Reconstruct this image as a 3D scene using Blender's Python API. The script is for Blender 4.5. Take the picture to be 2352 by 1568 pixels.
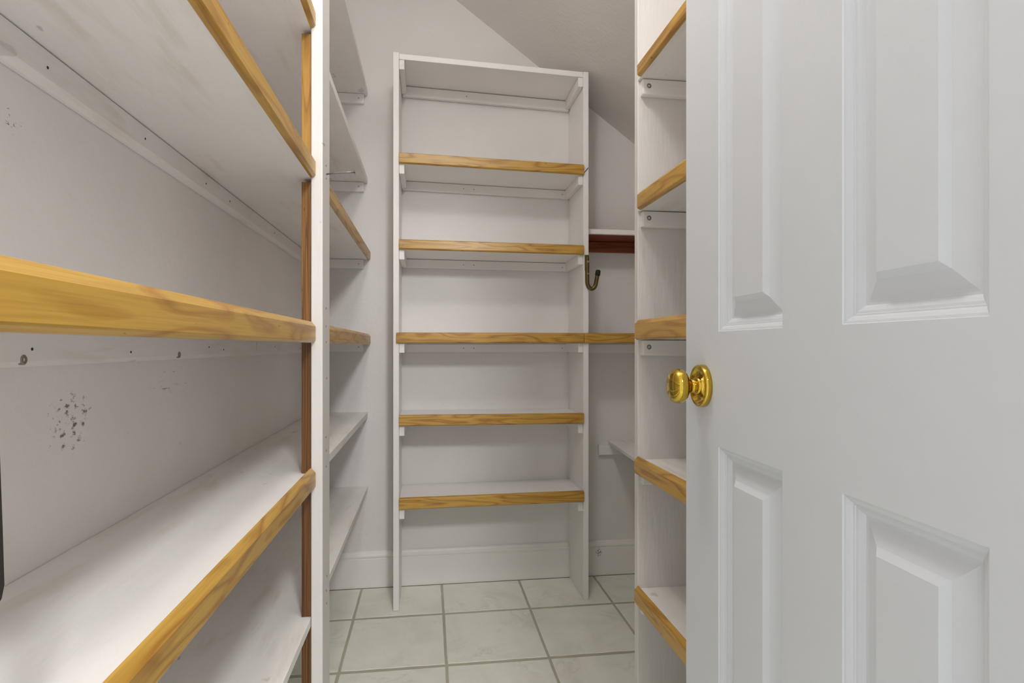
import bpy, bmesh, math, random
from mathutils import Vector, Matrix
random.seed(4)
C = bpy.context.scene.collection
S = bpy.context.scene
for o in list(bpy.data.objects):
    bpy.data.objects.remove(o)

# ------------------------------------------------------------------ camera
EYE = 1.0
cd = bpy.data.cameras.new('camera'); cam = bpy.data.objects.new('camera', cd); C.objects.link(cam)
cd.sensor_width = 36.0; cd.lens = 36.0 * 1376 / 2352; cd.clip_start = 0.02
cd.shift_y = 12 / 2352
cam.location = (0, 0, EYE)
cam.rotation_euler = (math.pi / 2, 0, -math.atan(193 / 1376))
S.camera = cam

# ------------------------------------------------------------------ light and exposure
w = bpy.data.worlds.new('world'); S.world = w; w.use_nodes = True
w.node_tree.nodes['Background'].inputs[0].default_value = (1.0, 0.99, 0.985, 1)
w.node_tree.nodes['Background'].inputs[1].default_value = 0.95


def lamp(name, loc, power, size, col=(1, 1, 1), rot=(0, 0, 0), kind='AREA'):
    d = bpy.data.lights.new(name, kind); d.energy = power; d.color = col
    if kind == 'AREA':
        d.shape = 'DISK'; d.size = size
    else:
        d.shadow_soft_size = size
    o = bpy.data.objects.new(name, d); C.objects.link(o); o.location = loc; o.rotation_euler = rot
    return o


lamp('closet_lamp_light', (0.02, 0.9, 2.36), 14.5, 0.09, (1.0, 0.998, 0.99), kind='POINT')
lamp('hall_lamp_light', (0.42, -1.0, 2.25), 122, 0.13, (1.0, 0.998, 0.99), kind='POINT')
vs = S.view_settings
S.display_settings.display_device = 'sRGB'
vs.view_transform = 'Standard'; vs.look = 'None'; vs.exposure = 0.15; vs.gamma = 1.0; vs.use_curve_mapping = False
S.cycles.max_bounces = 10; S.cycles.diffuse_bounces = 8


# ------------------------------------------------------------------ materials
class NT:
    def __init__(s, name):
        s.m = bpy.data.materials.new(name); s.m.use_nodes = True
        s.t = s.m.node_tree; s.b = s.t.nodes['Principled BSDF']

    def n(s, typ, **kw):
        nd = s.t.nodes.new(typ)
        for k, v in kw.items():
            if k.startswith('i_'):
                key = k[2:]; key = int(key) if key.isdigit() else key.replace('_', ' ')
                nd.inputs[key].default_value = v
            else:
                setattr(nd, k, v)
        return nd

    def l(s, a, b, out=0, inp=0):
        s.t.links.new(a.outputs[out], b.inputs[inp])

    def ramp(s, pts, src, out=0):
        r = s.n('ShaderNodeValToRGB'); e = r.color_ramp.elements
        e[0].position, e[0].color = pts[0][0], (*pts[0][1], 1)
        e[1].position, e[1].color = pts[-1][0], (*pts[-1][1], 1)
        for p, c in pts[1:-1]:
            q = e.new(p); q.color = (*c, 1)
        s.l(src, r, out, 0)
        return r

    def coords(s, scale=(1, 1, 1), loc=(0, 0, 0), world=True):
        g = s.n('ShaderNodeNewGeometry') if world else s.n('ShaderNodeTexCoord')
        mp = s.n('ShaderNodeMapping'); mp.inputs['Scale'].default_value = scale
        mp.inputs['Location'].default_value = loc
        s.l(g, mp, 'Position' if world else 'Object', 0)
        return mp

    def math(s, op, a, b=None):
        nd = s.n('ShaderNodeMath', operation=op)
        if isinstance(a, (int, float)): nd.inputs[0].default_value = a
        else: s.t.links.new(a, nd.inputs[0])
        if b is not None:
            if isinstance(b, (int, float)): nd.inputs[1].default_value = b
            else: s.t.links.new(b, nd.inputs[1])
        return nd.outputs[0]

    def mix(s, fac, a, b):
        nd = s.n('ShaderNodeMix', data_type='RGBA')
        for sock, v in ((nd.inputs['Factor'], fac), (nd.inputs['A'], a), (nd.inputs['B'], b)):
            if isinstance(v, tuple): sock.default_value = (*v, 1)
            elif isinstance(v, (int, float)): sock.default_value = v
            else: s.t.links.new(v, sock)
        return nd.outputs['Result']


def paint(name, col, rough=0.5, scuff=0.35, brush=(6, 6, 6), spots=(), grime=0.05, dark=(0.16, 0.145, 0.13), streak=0.0, stain=0.0):
    """Hand-brushed paint: broad tone drift, brush relief, sparse nicks; spots = scuffed places (centre, radii)."""
    N = NT(name)
    n1 = N.n('ShaderNodeTexNoise', i_Scale=2.6, i_Detail=4.0, i_Roughness=0.55); N.l(N.coords(), n1, 0, 0)
    tone = N.ramp([(0.3, tuple(c * (1 - grime) for c in col)), (0.7, tuple(min(1, c * (1 + grime * 0.5)) for c in col))], n1)
    colr = tone.outputs[0]
    if scuff > 0:
        n2 = N.n('ShaderNodeTexNoise', i_Scale=1.0, i_Detail=2.0, i_Roughness=0.6); N.l(N.coords((38, 22, 60)), n2, 0, 0)
        n3 = N.n('ShaderNodeTexNoise', i_Scale=3.3, i_Detail=1.0); N.l(N.coords((1, 1, 1), (7, 3, 1)), n3, 0, 0)
        a = N.ramp([(0.735, (0, 0, 0)), (0.775, (1, 1, 1))], n2)
        b = N.ramp([(0.5, (0, 0, 0)), (0.62, (1, 1, 1))], n3)
        m = N.math('MULTIPLY', N.math('MULTIPLY', a.outputs[0], b.outputs[0]), scuff)
        colr = N.mix(m, colr, tuple(c * 0.35 for c in col))
    if streak > 0:
        n5 = N.n('ShaderNodeTexNoise', i_Scale=1.0, i_Detail=3.0, i_Roughness=0.6, i_Distortion=0.3); N.l(N.coords((34, 4.5, 34), (4, 1, 2)), n5, 0, 0)
        n6 = N.n('ShaderNodeTexNoise', i_Scale=5.0, i_Detail=1.0); N.l(N.coords((1, 1, 1), (1, 9, 4)), n6, 0, 0)
        a = N.ramp([(0.50, (0, 0, 0)), (0.68, (1, 1, 1))], n5); b = N.ramp([(0.42, (0, 0, 0)), (0.62, (1, 1, 1))], n6)
        colr = N.mix(N.math('MULTIPLY', N.math('MULTIPLY', a.outputs[0], b.outputs[0]), streak), colr, (col[0] * 0.72, col[1] * 0.66, col[2] * 0.56))
    if stain > 0:
        n7 = N.n('ShaderNodeTexNoise', i_Scale=1.0, i_Detail=3.0, i_Roughness=0.55); N.l(N.coords((16, 9, 16), (3, 5, 8)), n7, 0, 0)
        r7 = N.n('ShaderNodeMapRange', i_1=0.71, i_2=0.735); N.l(n7, r7, 0, 0)
        colr = N.mix(N.math('MULTIPLY', r7.outputs[0], stain), colr, tuple(c * 0.62 for c in col))
    for cen, rad, thr, sc in spots:
        mp = N.coords(tuple(1 / r for r in rad), tuple(-c / r for c, r in zip(cen, rad)))
        ln = N.n('ShaderNodeVectorMath', operation='LENGTH'); N.l(mp, ln)
        msk = N.ramp([(0.35, (1, 1, 1)), (1.0, (0, 0, 0))], ln, 1)
        nn = N.n('ShaderNodeTexNoise', i_Scale=1.0, i_Detail=5.0, i_Roughness=0.62); N.l(N.coords(sc, (3.1, 1.7, 5.3)), nn, 0, 0)
        v = N.math('ADD', nn.outputs[0], N.math('MULTIPLY', msk.outputs[0], 0.22))
        r = N.n('ShaderNodeMapRange', i_1=thr, i_2=thr + 0.09); N.t.links.new(v, r.inputs[0])
        f = N.math('MULTIPLY', r.outputs[0], msk.outputs[0])
        colr = N.mix(f, colr, dark)
    N.t.links.new(colr, N.b.inputs['Base Color'])
    N.b.inputs['Roughness'].default_value = rough
    n4 = N.n('ShaderNodeTexNoise', i_Scale=8.0, i_Detail=3.0); N.l(N.coords(brush), n4, 0, 0)
    bp = N.n('ShaderNodeBump', i_Strength=0.16, i_Distance=0.006); N.l(n4, bp, 0, 'Height')
    N.l(bp, N.b, 0, 'Normal')
    return N.m


def wood(name, axis, light, mid, dark, fig=1.0, seed=0.0, rough=0.38, cross=26.0):
    """Varnished pine, grain along the given axis; heartwood bands wander slowly along the board."""
    N = NT(name)
    sc = [cross] * 3; sc[axis] = 3.2 if cross < 40 else 1.6
    mp = N.coords(tuple(sc), (seed, seed * 1.7, seed * 0.6))
    oi = N.n('ShaderNodeObjectInfo')
    ad = N.n('ShaderNodeVectorMath', operation='ADD'); N.l(mp, ad, 0, 0)
    sh = N.n('ShaderNodeVectorMath', operation='SCALE', i_Scale=37.0); N.l(oi, sh, 'Random', 0)
    cx = N.n('ShaderNodeCombineXYZ')
    for k in range(3): N.l(oi, cx, 'Random', k)
    N.l(cx, sh, 0, 0); N.l(sh, ad, 0, 1)
    n1 = N.n('ShaderNodeTexNoise', i_Scale=1.0, i_Detail=1.5, i_Roughness=0.45, i_Distortion=0.5); N.l(ad, n1, 0, 0)
    rings = N.math('FRACT', N.math('MULTIPLY', n1.outputs[0], 5.5 * fig))
    cr = N.n('ShaderNodeValToRGB'); e = cr.color_ramp.elements
    e[0].position, e[0].color = 0.0, (*mid, 1)
    e[1].position, e[1].color = 1.0, (*mid, 1)
    for p, c in ((0.12, light), (0.55, light), (0.82, dark), (0.93, mid)):
        q = e.new(p); q.color = (*c, 1)
    N.t.links.new(rings, cr.inputs[0])
    fs = [420.0, 420.0, 420.0]; fs[axis] = 9.0
    n2 = N.n('ShaderNodeTexNoise', i_Scale=1.0, i_Detail=2.0); N.l(N.coords(tuple(fs)), n2, 0, 0)
    fine = N.ramp([(0.35, (0.80, 0.78, 0.74)), (0.6, (1, 1, 1))], n2)
    mx = N.n('ShaderNodeMix', data_type='RGBA', blend_type='MULTIPLY'); mx.inputs['Factor'].default_value = 0.75
    N.l(cr, mx, 0, 'A'); N.l(fine, mx, 0, 'B')
    n3 = N.n('ShaderNodeTexNoise', i_Scale=1.0, i_Detail=1.0)
    ks = [95.0, 95.0, 95.0]; ks[axis] = 40.0
    N.l(N.coords(tuple(ks), (2.2, 5.1, 9.7)), n3, 0, 0)
    kn = N.ramp([(0.76, (0, 0, 0)), (0.80, (1, 1, 1))], n3)
    res = N.mix(N.math('MULTIPLY', kn.outputs[0], 0.7), mx.outputs['Result'], tuple(c * 0.3 for c in dark))
    N.t.links.new(res, N.b.inputs['Base Color'])
    N.b.inputs['Roughness'].default_value = rough
    N.b.inputs['Coat Weight'].default_value = 0.15
    N.b.inputs['Coat Roughness'].default_value = 0.25
    return N.m


def metal(name, col, rough, metallic=1.0):
    N = NT(name)
    n = N.n('ShaderNodeTexNoise', i_Scale=60.0, i_Detail=2.0); N.l(N.coords(), n, 0, 0)
    r = N.ramp([(0.3, tuple(c * 0.93 for c in col)), (0.7, col)], n)
    N.l(r, N.b, 0, 'Base Color'); N.b.inputs['Roughness'].default_value = rough; N.b.inputs['Metallic'].default_value = metallic
    return N.m


WHITE = (0.83, 0.808, 0.792)
M = {}
M['wall'] = paint('wall_paint', (0.735, 0.713, 0.698), 0.6, 0.12, (7, 7, 7))
M['wall_left'] = paint('wall_left_paint', WHITE, 0.5, 0.25, (7, 7, 7), grime=0.06, spots=[
    ((-0.478, 0.885, 0.90), (0.10, 0.095, 0.085), 0.765, (40, 75, 120)),
    ((-0.478, 0.76, 1.26), (0.10, 0.06, 0.03), 0.80, (60, 120, 190)),
    ((-0.478, 1.20, 0.93), (0.10, 0.18, 0.06), 0.80, (30, 25, 130))])
M['ceiling'] = paint('ceiling_paint', (0.74, 0.71, 0.685), 0.7, 0.08, (9, 9, 9))
M['white'] = paint('shelf_paint', WHITE, 0.42, 0.5, (9, 3, 9), streak=0.42, stain=0.6)
M['whitex'] = paint('shelf_paint_across', WHITE, 0.42, 0.35, (3, 9, 9))
M['panel'] = paint('end_panel_paint', (0.72, 0.695, 0.675), 0.45, 0.6, (12, 12, 2), grime=0.07)
M['post'] = paint('upright_paint', (0.82, 0.80, 0.785), 0.4, 0.6, (14, 14, 2))
M['trimw'] = paint('baseboard_paint', (0.80, 0.775, 0.755), 0.38, 0.4, (2, 8, 8), spots=[
    ((0.74, 2.54, 0.10), (0.025, 0.05, 0.035), 0.70, (200, 200, 220))])
M['door'] = paint('door_paint', (0.695, 0.733, 0.78), 0.42, 0.04, (4, 4, 4), grime=0.015)
L, Md, D = (0.545, 0.315, 0.054), (0.465, 0.245, 0.036), (0.35, 0.16, 0.018)
M['wood_y'] = wood('pine_along_depth', 1, L, Md, D)
M['wood_yb'] = wood('pine_along_depth_bold', 1, L, Md, (0.40, 0.19, 0.03), 0.75, 4.7)
M['wood_x'] = wood('pine_along_width', 0, L, Md, D, 1.1, 2.0)
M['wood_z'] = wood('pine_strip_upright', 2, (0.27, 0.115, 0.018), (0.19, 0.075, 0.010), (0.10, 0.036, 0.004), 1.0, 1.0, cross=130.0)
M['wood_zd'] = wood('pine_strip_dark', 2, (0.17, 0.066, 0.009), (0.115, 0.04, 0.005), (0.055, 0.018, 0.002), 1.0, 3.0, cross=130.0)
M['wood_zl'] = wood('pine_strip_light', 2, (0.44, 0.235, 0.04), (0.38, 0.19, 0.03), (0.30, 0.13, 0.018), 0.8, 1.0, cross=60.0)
M['wood_red'] = wood('stained_pine', 0, (0.26, 0.055, 0.005), (0.20, 0.036, 0.003), (0.13, 0.018, 0.0015), 1.0, 6.0, rough=0.6)
M['wood_end'] = wood('end_grain', 2, (0.56, 0.40, 0.2), (0.48, 0.33, 0.15), (0.4, 0.26, 0.1), 1.5, 3.0)
M['brass'] = metal('polished_brass', (0.66, 0.45, 0.065), 0.06)
M['bronze'] = metal('antique_bronze', (0.17, 0.125, 0.05), 0.38)
M['screw'] = metal('screw_steel', (0.35, 0.33, 0.30), 0.45)
M['screwb'] = metal('screw_brass', (0.75, 0.62, 0.3), 0.25)
M['steel'] = metal('nail_steel', (0.24, 0.23, 0.215), 0.5)
M['rubber'] = metal('black_rubber', (0.008, 0.008, 0.008), 0.7, 0.0)
M['edge_shape'] = metal('dark_brown_finish', (0.022, 0.018, 0.014), 0.6, 0.0)
M['hole'] = metal('dark_recess', (0.03, 0.025, 0.02), 0.8, 0.0)
M['lampglass'] = NT('lamp_glass').m


def tile_mat():
    N = NT('glazed_tile')
    g = N.coords((1, 1, 1)); oi = N.n('ShaderNodeObjectInfo')
    cx = N.n('ShaderNodeCombineXYZ')
    for k in range(3): N.l(oi, cx, 'Random', k)
    sh = N.n('ShaderNodeVectorMath', operation='SCALE', i_Scale=19.0); N.l(cx, sh)
    ad = N.n('ShaderNodeVectorMath', operation='ADD'); N.l(g, ad, 0, 0); N.l(sh, ad, 0, 1)
    n1 = N.n('ShaderNodeTexNoise', i_Scale=4.5, i_Detail=5.0, i_Roughness=0.6, i_Distortion=1.2); N.l(ad, n1, 0, 0)
    base = N.ramp([(0.3, (0.72, 0.735, 0.66)), (0.5, (0.79, 0.81, 0.735)), (0.75, (0.83, 0.85, 0.78))], n1)
    n2 = N.n('ShaderNodeTexNoise', i_Scale=3.0, i_Detail=6.0, i_Roughness=0.65, i_Distortion=2.2); N.l(ad, n2, 0, 0)
    v = N.math('ABSOLUTE', N.math('SUBTRACT', n2.outputs[0], 0.5))
    r = N.n('ShaderNodeMapRange', i_1=0.0, i_2=0.035, i_3=1.0, i_4=0.0); N.t.links.new(v, r.inputs[0])
    n3 = N.n('ShaderNodeTexNoise', i_Scale=5.0, i_Detail=1.0); N.l(ad, n3, 0, 0)
    k = N.ramp([(0.48, (0, 0, 0)), (0.65, (1, 1, 1))], n3)
    f = N.math('MULTIPLY', N.math('MULTIPLY', r.outputs[0], k.outputs[0]), 0.35)
    c = N.mix(f, base.outputs[0], (0.55, 0.50, 0.45))
    n4 = N.n('ShaderNodeTexNoise', i_Scale=6.0, i_Detail=2.0); N.l(ad, n4, 0, 0)
    pk = N.ramp([(0.55, (0, 0, 0)), (0.75, (1, 1, 1))], n4)
    c = N.mix(N.math('MULTIPLY', pk.outputs[0], 0.45), c, (0.80, 0.725, 0.67))
    N.t.links.new(c, N.b.inputs['Base Color']); N.b.inputs['Roughness'].default_value = 0.33
    N.b.inputs['Specular IOR Level'].default_value = 0.35
    return N.m


M['tile'] = tile_mat()
M['grout'] = paint('grout', (0.47, 0.455, 0.36), 0.9, 0.0, (60, 60, 60), grime=0.15)


# ------------------------------------------------------------------ mesh helpers
def finish(name, bm, mat, parent=None, bevel=0.0, seg=2, smooth=False):
    bmesh.ops.recalc_face_normals(bm, faces=bm.faces[:])
    if bevel > 0:
        bmesh.ops.bevel(bm, geom=[e for e in bm.edges if e.calc_face_angle(0) > 0.5], offset=bevel, segments=seg, profile=0.6,
                        affect='EDGES', clamp_overlap=True)
    if smooth:
        for f in bm.faces: f.smooth = True
    me = bpy.data.meshes.new(name); bm.to_mesh(me); bm.free()
    me.materials.append(M[mat] if isinstance(mat, str) else mat)
    o = bpy.data.objects.new(name, me); C.objects.link(o)
    if parent is not None:
        o.parent = parent
        o.matrix_parent_inverse = Matrix.Identity(4)
        if parent.name in ORIG:
            pass
    return o


ORIG = {}


def hexa(bm, P):
    """P: 8 points, bottom ring then top ring."""
    v = [bm.verts.new(p) for p in P]
    for f in ((3, 2, 1, 0), (4, 5, 6, 7), (0, 1, 5, 4), (1, 2, 6, 5), (2, 3, 7, 6), (3, 0, 4, 7)):
        bm.faces.new([v[i] for i in f])


def boxp(x0, x1, y0, y1, z0, z1, dz=0.0):
    """dz: rise from x0 end to x1 end."""
    return [(x0, y0, z0), (x1, y0, z0 + dz), (x1, y1, z0 + dz), (x0, y1, z0),
            (x0, y0, z1), (x1, y0, z1 + dz), (x1, y1, z1 + dz), (x0, y1, z1)]


def box(name, x0, x1, y0, y1, z0, z1, mat, parent=None, bevel=0.0015, dz=0.0, seg=2):
    bm = bmesh.new(); hexa(bm, boxp(x0, x1, y0, y1, z0, z1, dz))
    return finish(name, bm, mat, parent, bevel, seg)


def extrude(bm, prof, fn, a, b):
    """prism: profile points (u,v) placed by fn(u,v,t) at t=a and t=b."""
    A = [bm.verts.new(fn(u, v, a)) for u, v in prof]; B = [bm.verts.new(fn(u, v, b)) for u, v in prof]
    n = len(prof)
    bm.faces.new(A[::-1]); bm.faces.new(B)
    for i in range(n):
        bm.faces.new((A[i], A[(i + 1) % n], B[(i + 1) % n], B[i]))


def lathe(bm, prof, M4, n=40):
    rings = []
    for r, z in prof:
        if r < 1e-6:
            rings.append([bm.verts.new(M4 @ Vector((0, 0, z)))])
        else:
            rings.append([bm.verts.new(M4 @ Vector((r * math.cos(2 * math.pi * i / n), r * math.sin(2 * math.pi * i / n), z))) for i in range(n)])
    for a, b in zip(rings, rings[1:]):
        for i in range(n):
            j = (i + 1) % n
            if len(a) == 1 and len(b) == 1: continue
            if len(a) == 1: bm.faces.new((a[0], b[i], b[j]))
            elif len(b) == 1: bm.faces.new((a[i], b[0], a[j]))
            else: bm.faces.new((a[i], b[i], b[j], a[j]))


def tube(bm, pts, rad, n=14, sx=1.0):
    """round bar along pts (list of Vector); rad is a number or list."""
    pts = [Vector(p) for p in pts]; rings = []
    up = None
    for i, p in enumerate(pts):
        t = (pts[min(i + 1, len(pts) - 1)] - pts[max(i - 1, 0)]).normalized()
        if up is None:
            up = t.orthogonal().normalized()
        up = (up - t * up.dot(t)).normalized(); s = t.cross(up)
        r = rad[i] if isinstance(rad, (list, tuple)) else rad
        rings.append([bm.verts.new(p + up * r * math.cos(2 * math.pi * k / n) + s * r * math.sin(2 * math.pi * k / n)) for k in range(n)])
    for a, b in zip(rings, rings[1:]):
        for k in range(n):
            bm.faces.new((a[k], a[(k + 1) % n], b[(k + 1) % n], b[k]))
    bm.faces.new(rings[0][::-1]); bm.faces.new(rings[-1])


def thing(name, label, cat, loc=(0, 0, 0), group=None):
    o = bpy.data.objects.new(name, None); C.objects.link(o); o.empty_display_size = 0.1
    o['label'] = label; o['category'] = cat
    if group: o['group'] = group
    o['_loc'] = loc
    return o


def struct(o):
    o['kind'] = 'structure'; return o


def axis_mat(p, d):
    d = Vector(d).normalized()
    return Matrix.Translation(p) @ d.to_track_quat('Z', 'Y').to_matrix().to_4x4()


def screw(p, d, parent, r=0.0042, mat='screw', name='screw'):
    bm = bmesh.new()
    lathe(bm, [(0, -0.0022), (r * 0.38, -0.0006), (r * 0.42, 0.0009), (r * 0.8, 0.0009), (r, 0.0), (r, -0.004), (0, -0.004)], axis_mat(p, d), 16)
    return finish(name, bm, mat, parent)


def nail_head(p, d, parent):
    bm = bmesh.new(); lathe(bm, [(0, 0.0004), (0.0016, 0.0004), (0.002, -0.0005), (0, -0.0005)], axis_mat(p, d), 10)
    return finish('nail_head', bm, 'hole', parent)


# moulded edge trim: chamfered top front arris, small chamfer below.  u = outwards from the shelf (0 back .. th front)
def trim_prof(h, th=0.011, top=0.0095, bot=0.0035):
    return [(0, 0), (th * 0.55, 0.0), (th - 0.001, bot), (th, bot + 0.002), (th, h - top - 0.001), (th - 0.0012, h - top + 0.0006), (th * 0.25, h - 0.001), (0, h)]


# ------------------------------------------------------------------ setting
XL, XR, YB = -0.478, 0.985, 2.557
FLAT = 2.50


def slope_z(x): return min(FLAT, 2.56 - 0.73 * x)


# floor: grout bed with tiles
fl = struct(box('floor', XL - 0.1, XR + 0.1, -0.62, YB + 0.1, -0.06, -0.0018, 'grout', bevel=0))
TX, TY, G = 0.329, 0.366, 0.0095
proto = {}
ix = -2
k = 0
for i in range(-2, 4):
    for j in range(0, 9):
        x0, x1 = 0.0575 + i * TX + G / 2, 0.0575 + (i + 1) * TX - G / 2
        y1, y0 = 2.26 + TY - j * TY - G * 0.85, 2.26 - j * TY + G * 0.85
        x0, x1 = max(x0, XL), min(x1, XR); y0, y1 = max(y0, -0.6), min(y1, YB - 0.02)
        if x1 - x0 < 0.02 or y1 - y0 < 0.02: continue
        key = (round(x1 - x0, 4), round(y1 - y0, 4), k % 3)
        k += 1
        if key not in proto:
            bm = bmesh.new(); w_, h_ = (x1 - x0) / 2, (y1 - y0) / 2
            # slightly uneven pressed edge
            nx, ny = 6, 6
            ring = [(-w_ + 2 * w_ * a / nx, -h_) for a in range(nx)] + [(w_, -h_ + 2 * h_ * a / ny) for a in range(ny)] + \
                   [(w_ - 2 * w_ * a / nx, h_) for a in range(nx)] + [(-w_, h_ - 2 * h_ * a / ny) for a in range(ny)]
            ring = [(x + random.uniform(-.0009, .0009), y + random.uniform(-.0012, .0012)) for x, y in ring]
            lo = [bm.verts.new((x, y, -0.006)) for x, y in ring]
            mi = [bm.verts.new((x, y, -0.0010)) for x, y in ring]
            hi = [bm.verts.new((x * (1 - 0.0022 / w_), y * (1 - 0.0022 / h_), 0)) for x, y in ring]
            n = len(ring)
            for a, b in ((lo, mi), (mi, hi)):
                for q in range(n):
                    bm.faces.new((a[q], a[(q + 1) % n], b[(q + 1) % n], b[q]))
            bm.faces.new(hi)
            proto[key] = finish('tile', bm, 'tile', fl)
            o = proto[key]
        else:
            o = proto[key].copy(); C.objects.link(o); o.parent = fl
        o.location = ((x0 + x1) / 2, (y0 + y1) / 2, random.uniform(-0.0004, 0))

T = 0.1
struct(box('wall_left', XL - T, XL, -0.05, YB + T, -0.06, FLAT + 0.05, 'wall_left', bevel=0))
struct(box('wall_back', XL, XR, YB, YB + T, -0.06, FLAT + 0.05, 'wall', bevel=0))
struct(box('wall_right', XR, XR + T, -0.05, YB + T, -0.06, FLAT + 0.05, 'wall', bevel=0))
# entrance wall with the doorway the camera stands in
bm = bmesh.new()
hexa(bm, boxp(XL, -0.40, -0.05, 0.07, -0.0018, FLAT + 0.05))
hexa(bm, boxp(0.43, XR, -0.05, 0.07, -0.0018, FLAT + 0.05))
hexa(bm, boxp(-0.40, 0.43, -0.05, 0.07, 2.08, FLAT + 0.05))
struct(finish('wall_front', bm, 'wall'))
# ceiling: flat strip, then the underside of the stair falling to the right
bm = bmesh.new()
xk = (2.56 - FLAT) / 0.73
prof = [(XL, FLAT), (xk, FLAT), (XR, slope_z(XR)), (XR, slope_z(XR) + 0.14), (xk, FLAT + 0.1), (XL, FLAT + 0.1)]
extrude(bm, prof, lambda u, v, t: (u, t, v), 0.07, YB)
struct(finish('ceiling', bm, 'ceiling'))
# baseboard along the back wall
bm = bmesh.new()
bp_ = [(0, 0), (0.0145, 0), (0.0145, 0.118), (0.0125, 0.1195), (0.0125, 0.1225), (0.0155, 0.126), (0.0155, 0.132), (0.0105, 0.139), (0.0085, 0.145), (0.004, 0.149), (0, 0.149)]
extrude(bm, bp_, lambda u, v, t: (t, YB - 0.0005 - u, v + 0.0005), XL, XR)
struct(finish('baseboard_back', bm, 'trimw'))
YBB = YB - 0.0165


# ------------------------------------------------------------------ left-hand built-in shelving
left = thing('wall_shelving', 'white built-in shelving with pine edge trim along the left wall, one white upright post', 'shelving')
XS = -0.2485      # shelf front
PY0, PY1 = 1.325, 1.417
YN = 0.08         # near end
LS = [  # bottom of trim, trim near?, trim far?, board top, thickness
    (2.046, False, False, 2.068, 0.022),
    (1.6800, True, False, 1.7030, 0.022),
    (1.3610, True, True, 1.3840, 0.022),
    (1.0085, True, True, 1.0400, 0.022),
    (0.6975, True, False, 0.7275, 0.022),
    (0.400, False, False, 0.4190, 0.019)]
for zi, (zb, tn, tf, zt, th) in enumerate(LS):
    rag = zi in (0, 1)
    bm = bmesh.new(); hexa(bm, boxp(XL + 0.001, XS, YN, YB - (0.0005 if zt > 0.16 else 0.017), zt - th, zt))
    sh = finish('shelf', bm, 'white', left, 0.0016)
    for on, ya, yb in ((tn, YN, PY0 - 0.0005), (tf, PY1 + 0.0005, YB - 0.001)):
        if on:
            bm = bmesh.new()
            extrude(bm, trim_prof((0.042, 0.042, 0.044, 0.0455, 0.044)[zi], 0.011, 0.0100 if zi == 3 else 0.0095, 0.004), lambda u, v, t: (XS + 0.0002 + u, t, zb + v), ya, yb)
            e = finish('edge_trim', bm, 'wood_yb' if (zi in (3, 2) and ya == YN) else 'wood_y', sh)
            e['label'] = 'golden varnished pine trim'
    if zt < 0.2: continue
    # cleat on the left wall, chamfered below, and cleat on the back wall
    bm = bmesh.new()
    zc = zt - th - 0.0018
    extrude(bm, [(0, 0), (0, -0.040), (0.007, -0.040), (0.019, -0.034), (0.019, 0)], lambda u, v, t: (XL + 0.0005 + u, t, zc + v), YN, YB - 0.02)
    c = finish('cleat', bm, 'white', left, 0.0012)
    for yy in (0.62, 0.80, 1.02, 1.32, 1.46, 1.9, 2.3):
        nail_head((XL + 0.0198, yy + random.uniform(-.05, .05), zc - random.uniform(.014, .026)), (1, 0, 0), c)
    c = box('cleat', XL + 0.021, XS - 0.018 + random.uniform(-.004, .004), YB - 0.0185, YB - 0.0005, zc - 0.037, zc + 0.0008, 'whitex', left, 0.0018)
    nail_head((XS - 0.035, YB - 0.0187, zc - 0.018), (0, -1, 0), c)
# big screws in the lower left wall cleat under the middle shelf
for yy in (0.757, 1.19):
    screw((XL + 0.0198, yy, 0.985), (1, 0, 0), left, 0.006)
# upright: a 1x4 nailed over the shelf fronts
bm = bmesh.new(); hexa(bm, boxp(XS + 0.0015, -0.2231, PY0, PY1, 0.001, 2.30))
post = finish('post', bm, 'panel', left, 0.0022)
for zz in (1.63, 1.60, 1.572, 1.40, 1.372, 1.085, 1.045, 1.01, 0.93, 0.80, 0.77, 0.735, 0.49, 0.46, 0.43):
    bm = bmesh.new(); lathe(bm, [(0, 0.0008), (0.0022, 0.0005), (0.003, -0.0002), (0, -0.0004)], axis_mat((-0.2231, 1.372 + random.uniform(-.006, .006), zz), (1, 0, 0)), 8)
    finish('nail_head', bm, 'steel' if zz < 1.5 else 'panel', post)
# bent nail standing out of the post
bm = bmesh.new()
tube(bm, [(-0.226, 1.372, 1.3815), (-0.205, 1.372, 1.3855), (-0.18, 1.372, 1.3880), (-0.162, 1.372, 1.3892)], 0.0017, 10)
lathe(bm, [(0, 0.0008), (0.004, 0.0006), (0.004, -0.0006), (0, -0.0008)], axis_mat((-0.1615, 1.372, 1.3893), (1, 0, 0.06)), 14)
n_ = finish('nail', bm, 'steel', post, smooth=True); n_['label'] = 'bent steel nail sticking out'
# unpainted support strips standing on each shelf behind the post
tops = [l[3] for l in LS]; bots = [l[3] - l[4] for l in LS]
for a in range(len(LS) - 1):
    z0, z1 = tops[a + 1] + 0.0005, bots[a] - (0.008 if a < 3 else 0.0005)
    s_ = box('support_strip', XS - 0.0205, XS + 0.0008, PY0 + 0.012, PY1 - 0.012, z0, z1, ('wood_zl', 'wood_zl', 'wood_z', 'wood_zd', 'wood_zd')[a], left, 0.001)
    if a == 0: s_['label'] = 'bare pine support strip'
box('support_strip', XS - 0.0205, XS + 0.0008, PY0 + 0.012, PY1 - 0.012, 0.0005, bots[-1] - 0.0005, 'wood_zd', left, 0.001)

# ------------------------------------------------------------------ bookcase against the back wall
bc = thing('bookcase', 'tall open-backed white bookcase with five pine-edged shelves against the back wall', 'bookcase')
BX0, BX1, BX2, BX3 = -0.1304, -0.1085, 0.608, 0.6295
BY = 2.305


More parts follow.
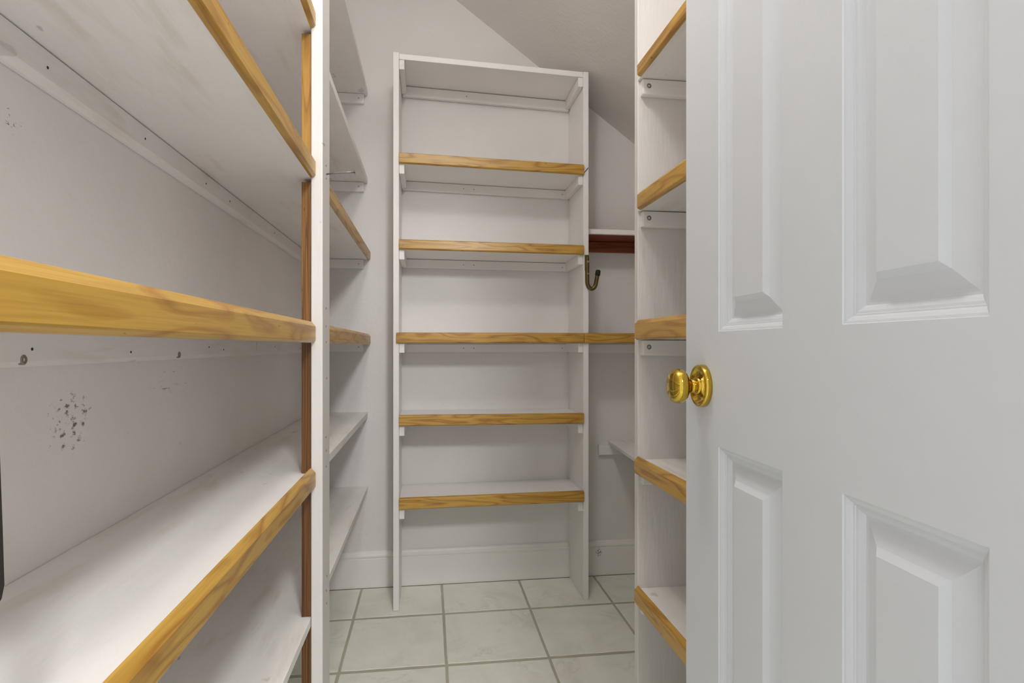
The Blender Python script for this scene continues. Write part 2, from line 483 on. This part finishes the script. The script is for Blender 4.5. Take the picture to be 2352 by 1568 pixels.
def side(name, xa, xb, ztop, slant):
    bm = bmesh.new()
    pr = [(BY, 0.0006), (YBB, 0.0006), (YBB, 0.152), (YB - 0.001, 0.152), (YB - 0.001, ztop), (BY, ztop)]
    extrude(bm, pr, lambda u, v, t: (t, u, v), xa, xb)
    return finish(name, bm, 'post', bc, 0.002)


side('side_panel', BX0, BX1, 2.1145, 0); side('side_panel', BX2, BX3, 2.0865, 0)
IX0, IX1 = BX1 + 0.0004, BX2 - 0.0004
tb = box('top_board', IX0, IX1, BY + 0.002, YB - 0.002, 2.0895, 2.1105, 'whitex', bc, 0.0015, dz=-0.0245)
# rows: trim bottom left/right, trim height, board top offset, x start
rows = [(1.6925, 1.6766, 0.0425, 'low', IX0), (1.3676, 1.3620, 0.0395, 'low', IX0), (1.0131, 1.0137, 0.0412, 'low', BX1 - 0.010),
        (0.7000, 0.6968, 0.0425, 'high', IX0), (0.3845, 0.3890, 0.0450, 'high', IX0)]
TYF = BY - 0.0125
for r, (zl, zr, th, mode, xs) in enumerate(rows):
    d = zr - zl
    z0, z1 = (zl, zl + 0.024) if mode == 'low' else (zl + th - 0.032, zl + th - 0.009)
    sh = box('shelf', IX0, IX1, BY - 0.0008, YB - 0.002, z0, z1, 'whitex', bc, 0.0012, dz=d)
    # edge trim, tilted with its shelf
    bm = bmesh.new()
    xe = BX2 - 0.001 + (0.001 if r != 2 else 0)
    pr = trim_prof(th, 0.0115, 0.004, 0.003)
    A = [bm.verts.new((xs, BY - 0.0012 - u, zl + v)) for u, v in pr]; B = [bm.verts.new((xe, BY - 0.0012 - u, zr + v)) for u, v in pr]
    bm.faces.new(A); bm.faces.new(B[::-1])
    for i in range(len(pr)):
        bm.faces.new((A[i], A[(i + 1) % len(pr)], B[(i + 1) % len(pr)], B[i]))
    e = finish('edge_trim', bm, 'wood_x', sh, 0.0012); e['label'] = 'golden varnished pine trim'
    zc0, zc1 = z0 - 0.0003, z0 + d - 0.0003
    gap = 0.0016; ch = 0.036 if mode == 'low' else 0.036 + th - 0.032 + 0.002
    box('cleat', IX0 + 0.0003, IX0 + 0.0193, BY + 0.004, YB - 0.022, zc0 - ch, zc0 - 0.0002, 'white', bc, 0.0012, dz=0)
    box('cleat', IX1 - 0.0193, IX1 - 0.0003, BY + 0.004, YB - 0.022, zc1 - ch, zc1 - 0.0002, 'white', bc, 0.0012, dz=0)
    zcb = z0 - gap
    cb = box('cleat', IX0 + 0.003, IX1 - 0.003, YB - 0.021, YB - 0.002, zcb - 0.035, zcb, 'whitex', bc, 0.0012, dz=d)
    for fx in (0.36, 0.42, 0.955):
        nail_head((IX0 + fx * (IX1 - IX0), YB - 0.0212, zcb + d * fx - 0.018), (0, -1, 0), cb)
    for fx in (0.07, 0.36, 0.70, 0.93):
        nail_head((IX0 + fx * (IX1 - IX0), BY - 0.0128, zl + d * fx + th * 0.3), (0, -1, 0), e) if False else None
# cleats below the top board
box('cleat', IX0 + 0.0003, IX0 + 0.0193, BY + 0.004, YB - 0.022, 2.0525, 2.0885, 'white', bc, 0.0012)
box('cleat', IX1 - 0.0193, IX1 - 0.0003, BY + 0.004, YB - 0.022, 2.028, 2.0643, 'white', bc, 0.0012)
cb = box('cleat', IX0 + 0.003, IX1 - 0.003, YB - 0.021, YB - 0.002, 2.046, 2.0865, 'whitex', bc, 0.0012, dz=-0.0245)
nail_head((IX0 + 0.27, YB - 0.0212, 2.058), (0, -1, 0), cb)
# little nail in the right side's front edge
bm = bmesh.new(); tube(bm, [(0.610, BY - 0.0003, 1.685), (0.6265, BY - 0.004, 1.707)], 0.0012, 8)
finish('nail', bm, 'hole', bc)

# utility hook on the bookcase
hk = thing('utility_hook', 'bronze J-shaped utility hook with black rubber tip on the bookcase', 'hook')
hy = BY - 0.008
bm = bmesh.new()
pts = [(0.6215, hy - 0.001, 1.355)]
for zz in (1.34, 1.32, 1.30, 1.28, 1.265): pts.append((0.6215, hy, zz))
for a in range(1, 13):
    t = math.pi * a / 12 * 0.93
    pts.append((0.6215 + 0.0175 - 0.0175 * math.cos(t), hy - 0.004 * a / 12, 1.258 - 0.030 * math.sin(t)))
pts.append((0.659, hy - 0.006, 1.2705)); pts.append((0.6615, hy - 0.0065, 1.283))
tube(bm, pts, [0.0075] * 2 + [0.0082] * (len(pts) - 2), 16)
# flattened screw plate
hexa(bm, boxp(0.6130, 0.6290, BY - 0.006, BY - 0.0007, 1.300, 1.362))
finish('hook_bar', bm, 'bronze', hk, smooth=False)
bm = bmesh.new(); tube(bm, [(0.6612, hy - 0.0064, 1.279), (0.6618, hy - 0.0066, 1.283), (0.6628, hy - 0.0068, 1.290), (0.6640, hy - 0.007, 1.299), (0.6645, hy - 0.007, 1.3025)], [0.0085, 0.0102, 0.0102, 0.0100, 0.006], 16)
rt = finish('rubber_tip', bm, 'rubber', hk, smooth=True); rt['label'] = 'black rubber tip'
screw((0.6215, hy - 0.0088, 1.334), (0, -1, 0), hk, 0.0045, 'screwb'); screw((0.6215, hy - 0.0088, 1.287), (0, -1, 0), hk, 0.0045, 'screwb')

# ------------------------------------------------------------------ shelves in the right back corner
XC = XR - 0.001
# pine-edged shelf level with the bookcase's middle shelf
cs = thing('corner_shelf', 'corner shelf with pine trim continuing right from the bookcase middle shelf', 'shelf')
s1 = box('board', BX3 + 0.001, XC, BY - 0.0008, YB - 0.002, 1.0131, 1.035, 'whitex', cs, 0.0012)
bm = bmesh.new(); pr = trim_prof(0.0412, 0.0115, 0.004, 0.003)
extrude(bm, pr, lambda u, v, t: (t, BY - 0.0012 - u, 1.0135 + v), BX2 + 0.001, XC)
e = finish('edge_trim', bm, 'wood_x', s1, 0.0012); e['label'] = 'golden varnished pine trim'
box('cleat', BX3 + 0.002, XC, YB - 0.021, YB - 0.002, 0.972, 1.0115, 'whitex', cs, 0.0012)
box('cleat', BX3 + 0.001, BX3 + 0.020, BY + 0.09, YB - 0.022, 0.972, 1.0125, 'white', cs, 0.0012)
# stained shelf above with a white front edge
cu = thing('corner_shelf', 'upper corner shelf with white front edge and dark red-stained underside right of the bookcase', 'shelf')
box('board', BX3 + 0.001, XC, 2.385, YB - 0.002, 1.4590, 1.4785, 'wood_red', cu, 0.001)
box('edge_strip', BX3 + 0.001, XC, 2.366, 2.3845, 1.4590, 1.4785, 'whitex', cu, 0.0012)['label'] = 'white painted front edge'
box('cleat', BX3 + 0.0135, XC, YB - 0.021, YB - 0.002, 1.4130, 1.4570, 'wood_red', cu, 0.001)
box('cleat', BX3 + 0.001, BX3 + 0.0125, 2.390, YB - 0.004, 1.4285, 1.4585, 'wood_end', cu, 0.001)['label'] = 'bare pine cleat'
# low painted shelf along the right wall
cl = thing('corner_shelf', 'low painted white corner shelf on a cleat, half hidden behind the right shelving', 'shelf')
bm = bmesh.new()
zt = 0.5865
P = [(0.722, 1.475), (XC, 1.475), (XC, YB - 0.0005), (0.787, YB - 0.0005)]
hexa(bm, [(x, y, zt - 0.0155) for x, y in P] + [(x, y, zt) for x, y in P])
finish('board', bm, 'white', cl, 0.0015)
c = box('cleat', 0.7396, XC, YB - 0.0195, YB - 0.0005, 0.527, 0.5705, 'whitex', cl, 0.0015)
box('cleat', XC - 0.019, XC, 1.48, YB - 0.022, 0.527, 0.5705, 'white', cl, 0.0015)

# ------------------------------------------------------------------ right-hand built-in shelving behind the door
rs = thing('wall_shelving', 'white shelving with pine edge trim on the right, partly hidden behind the open door', 'shelving')
RX = 0.518; RY = 1.436; RT = 0.024


def end_panel(ya, yb):
    bm = bmesh.new()
    pr = [(RX, 0.0006), (XC, 0.0006), (XC, slope_z(XC) - 0.004), (RX, slope_z(RX) - 0.004)]
    extrude(bm, pr, lambda u, v, t: (u, t, v), ya, yb)
    return finish('end_panel', bm, 'panel', rs, 0.002)


ep = end_panel(RY, RY + RT)
end_panel(0.11, 0.13)
for i, zb in enumerate((1.661, 1.335, 1.0168, 0.685, 0.3640)):
    lo = i < 3
    z0, z1 = (zb + 0.001, zb + 0.022) if lo else (zb + 0.014, zb + 0.034)
    sh = box('shelf', RX - 0.0006, XC, 0.1305, RY - 0.0005, z0, z1, 'white', rs, 0.0012)
    bm = bmesh.new()
    h = (0.036, 0.045, 0.0495, 0.0435, 0.0435)[i]
    extrude(bm, trim_prof(h, 0.011, 0.009, 0.003), lambda u, v, t: (RX - 0.0008 - u, t, zb + v), 0.12, (1.408, 1.408, 1.4238, 1.4286, 1.4286)[i])
    e = finish('edge_trim', bm, 'wood_yb' if i in (1, 2) else 'wood_y', sh); e['label'] = 'golden varnished pine trim'
    bm = bmesh.new()
    zc = z0 - 0.0016
    extrude(bm, [(RX + 0.006, 0), (XC, 0), (XC, -0.042), (RX + 0.006, -0.038)], lambda u, v, t: (u, t, zc + v), RY - 0.0195, RY - 0.0003)
    c = finish('cleat', bm, 'whitex', rs, 0.003)
    screw((RX + 0.022, RY - 0.0197, zc - 0.017), (0, -1, 0), c, 0.0062)

# ------------------------------------------------------------------ open door
th = math.radians(2.1)
DO = Vector((0.408, 0.908, 0.0)); DS = Vector((-math.sin(th), -math.cos(th), 0)); DN = Vector((-math.cos(th), math.sin(th), 0))
DW, DH, DT = 0.66, 2.03, 0.035


def dp(s, n, z): return DO + DS * s + DN * n + Vector((0, 0, z))


PS = [(0.1155, 0.2785), (0.3825, 0.5405)]
PZ = [(0.22, 0.8595), (1.0213, 1.62), (1.74, 1.93)]
Z0 = 0.012
bm = bmesh.new()


def dbox(bm, s0, s1, n0, n1, z0, z1):
    hexa(bm, [dp(s0, n1, z0), dp(s1, n1, z0), dp(s1, n0, z0), dp(s0, n0, z0), dp(s0, n1, z1), dp(s1, n1, z1), dp(s1, n0, z1), dp(s0, n0, z1)])


# slab with openings: one sheet of quads on a grid
ss = [0, PS[0][0], PS[0][1], PS[1][0], PS[1][1], DW]; zz = [Z0, PZ[0][0], PZ[0][1], PZ[1][0], PZ[1][1], PZ[2][0], PZ[2][1], DH]
vf = {(i, j): bm.verts.new(dp(s, 0, z)) for i, s in enumerate(ss) for j, z in enumerate(zz)}
vb = {(i, j): bm.verts.new(dp(s, -DT, z)) for i, s in enumerate(ss) for j, z in enumerate(zz)}
def hole(i, j): return i in (1, 3) and j in (1, 3, 5)
for i in range(5):
    for j in range(7):
        if hole(i, j):
            q = [(i, j), (i + 1, j), (i + 1, j + 1), (i, j + 1)]
            for a, b in zip(q, q[1:] + q[:1]):
                bm.faces.new((vf[a], vf[b], vb[b], vb[a]))
        else:
            bm.faces.new((vf[i, j], vf[i + 1, j], vf[i + 1, j + 1], vf[i, j + 1]))
            bm.faces.new((vb[i, j], vb[i, j + 1], vb[i + 1, j + 1], vb[i + 1, j]))
for i in range(5):
    for j in (0, 7):
        bm.faces.new((vf[i, j], vf[i + 1, j], vb[i + 1, j], vb[i, j]))
for j in range(7):
    for i in (0, 5):
        bm.faces.new((vf[i, j], vf[i, j + 1], vb[i, j + 1], vb[i, j]))
door = struct(finish('door_1', bm, 'door'))
door['label'] = 'open white six-panel door with brass knob at the right'
# panels: ogee sticking, long shallow bevel, crisp step, flat field
prof = [(0.0, 0.0), (0.0006, -0.0014), (0.0030, -0.0021), (0.0060, -0.0042), (0.0076, -0.0060), (0.0090, -0.0062), (0.0096, -0.0074), (0.0120, -0.0080), (0.0150, -0.0100), (0.0172, -0.0122), (0.0195, -0.0124),
        (0.0220, -0.0120), (0.0385, -0.0062), (0.0450, -0.0008)]
for s0, s1 in PS:
    for z0, z1 in PZ:
        bm = bmesh.new(); rings = []
        for d, n in prof:
            rings.append([bm.verts.new(dp(a, n, b)) for a, b in ((s0 + d, z0 + d), (s1 - d, z0 + d), (s1 - d, z1 - d), (s0 + d, z1 - d))])
        for a, b in zip(rings, rings[1:]):
            for q in range(4):
                bm.faces.new((a[q], a[(q + 1) % 4], b[(q + 1) % 4], b[q]))
        bm.faces.new(rings[-1])
        bk = [bm.verts.new(dp(a, -DT, b)) for a, b in ((s0, z0), (s1, z0), (s1, z1), (s0, z1))]
        bm.faces.new(bk[::-1])
        for q in range(4):
            bm.faces.new((rings[0][q], bk[q], bk[(q + 1) % 4], rings[0][(q + 1) % 4]))
        finish('panel', bm, 'door', door)
# knob
kp = dp(0.0655, 0.0, 0.9420)
A = axis_mat(kp, DN)
bm = bmesh.new()
lathe(bm, [(0, 0.002), (0.012, 0.0022), (0.0205, 0.0030), (0.0245, 0.0050), (0.0262, 0.0085), (0.0285, 0.0100), (0.0305, 0.0092), (0.0315, 0.006), (0.0317, 0.0002), (0, 0.0002)], A, 64)
knob = finish('door_knob', bm, 'brass', door, smooth=True); knob['label'] = 'polished brass door knob'
bm = bmesh.new()
lathe(bm, [(0.0175, 0.002), (0.0142, 0.0045), (0.0128, 0.009), (0.0124, 0.0125), (0.0104, 0.0130), (0.0102, 0.0126), (0.0100, 0.0225), (0.0110, 0.0240), (0.0155, 0.0262), (0.0215, 0.0295), (0.0247, 0.0340), (0.0258, 0.0390), (0.0250, 0.0440), (0.0222, 0.0485), (0.0165, 0.0515), (0.0085, 0.0530), (0, 0.0534)], A, 64)
finish('knob_handle', bm, 'brass', knob, smooth=True)
bm = bmesh.new(); lathe(bm, [(0, 0.0030), (0.0022, 0.0034), (0.0034, 0.0040), (0.0036, 0.0030), (0, 0.002)], axis_mat(kp + DS * 0.0215 , DN), 16)
finish('screw', bm, 'hole', knob)
# latch plate on the door edge and hinges at the far-right (near) edge
bm = bmesh.new(); hexa(bm, [dp(-0.0012 + a, n, z) for z in (0.913, 0.970) for a, n in ((0, -0.005), (0.0014, -0.005), (0.0014, -0.030), (0, -0.030))])
finish('latch_plate', bm, 'brass', door)
for z in (0.25, 1.02, 1.80):
    bm = bmesh.new(); tube(bm, [dp(DW + 0.007, 0.003, z - 0.045), dp(DW + 0.007, 0.003, z + 0.045)], 0.0065, 12)
    finish('hinge', bm, 'brass', door)

# ------------------------------------------------------------------ unidentified dark shape at the left edge; its hanging form is made up
st = thing('unidentified_shape', 'unidentified dark brown shape at the left frame edge, hung from the middle left shelf', 'edge_shape')
bm = bmesh.new()
sx = -0.2345
ys = lambda z: 0.3540 + (0.949 - z) * 0.0425
ring = []
zs = [1.012, 0.95, 0.90, 0.868, 0.861, 0.858]
wd = [0.010, 0.0105, 0.011, 0.011, 0.0085, 0.004]
for xo in (-0.002, 0.002):
    row = [(sx + xo, ys(z) - w_, z) for z, w_ in zip(zs, wd)] + [(sx + xo, ys(z) + w_, z) for z, w_ in reversed(list(zip(zs, wd)))]
    ring.append([bm.verts.new(p) for p in row])
n = len(ring[0])
bm.faces.new(ring[0]); bm.faces.new(ring[1][::-1])
for q in range(n): bm.faces.new((ring[0][q], ring[0][(q + 1) % n], ring[1][(q + 1) % n], ring[1][q]))
finish('shape_body', bm, 'edge_shape', st, 0.0008)
bm = bmesh.new(); lathe(bm, [(0, 0.0012), (0.004, 0.0008), (0.0048, 0), (0, -0.0005)], axis_mat((sx + 0.002, ys(1.005), 1.005), (1, 0, 0)), 16)
finish('stud', bm, 'bronze', st)

# ------------------------------------------------------------------ ceiling lamp (out of frame above)
cl_ = thing('ceiling_lamp', 'small round flush ceiling lamp above the closet aisle', 'lamp')
bm = bmesh.new(); lathe(bm, [(0, 0), (0.085, 0), (0.085, -0.018), (0.06, -0.022), (0, -0.022)], Matrix.Translation((0.02, 0.9, FLAT - 0.0005)), 40)
finish('lamp_base', bm, 'brass', cl_, smooth=False)

# ---- put each Empty at the base of its thing
bpy.context.view_layer.update()
for o in [o for o in C.objects if o.type == 'EMPTY' and o.parent is None]:
    if '_loc' in o: del o['_loc']
    cs_ = [Vector(v.co) for ch in o.children_recursive if ch.type == 'MESH' for v in ch.data.vertices]
    lo = Vector([min(c[i] for c in cs_) for i in range(3)]); hi = Vector([max(c[i] for c in cs_) for i in range(3)])
    base = Vector(((lo.x + hi.x) / 2, (lo.y + hi.y) / 2, lo.z))
    for ch in o.children: ch.matrix_parent_inverse = Matrix.Translation(-base)
    o.location = base
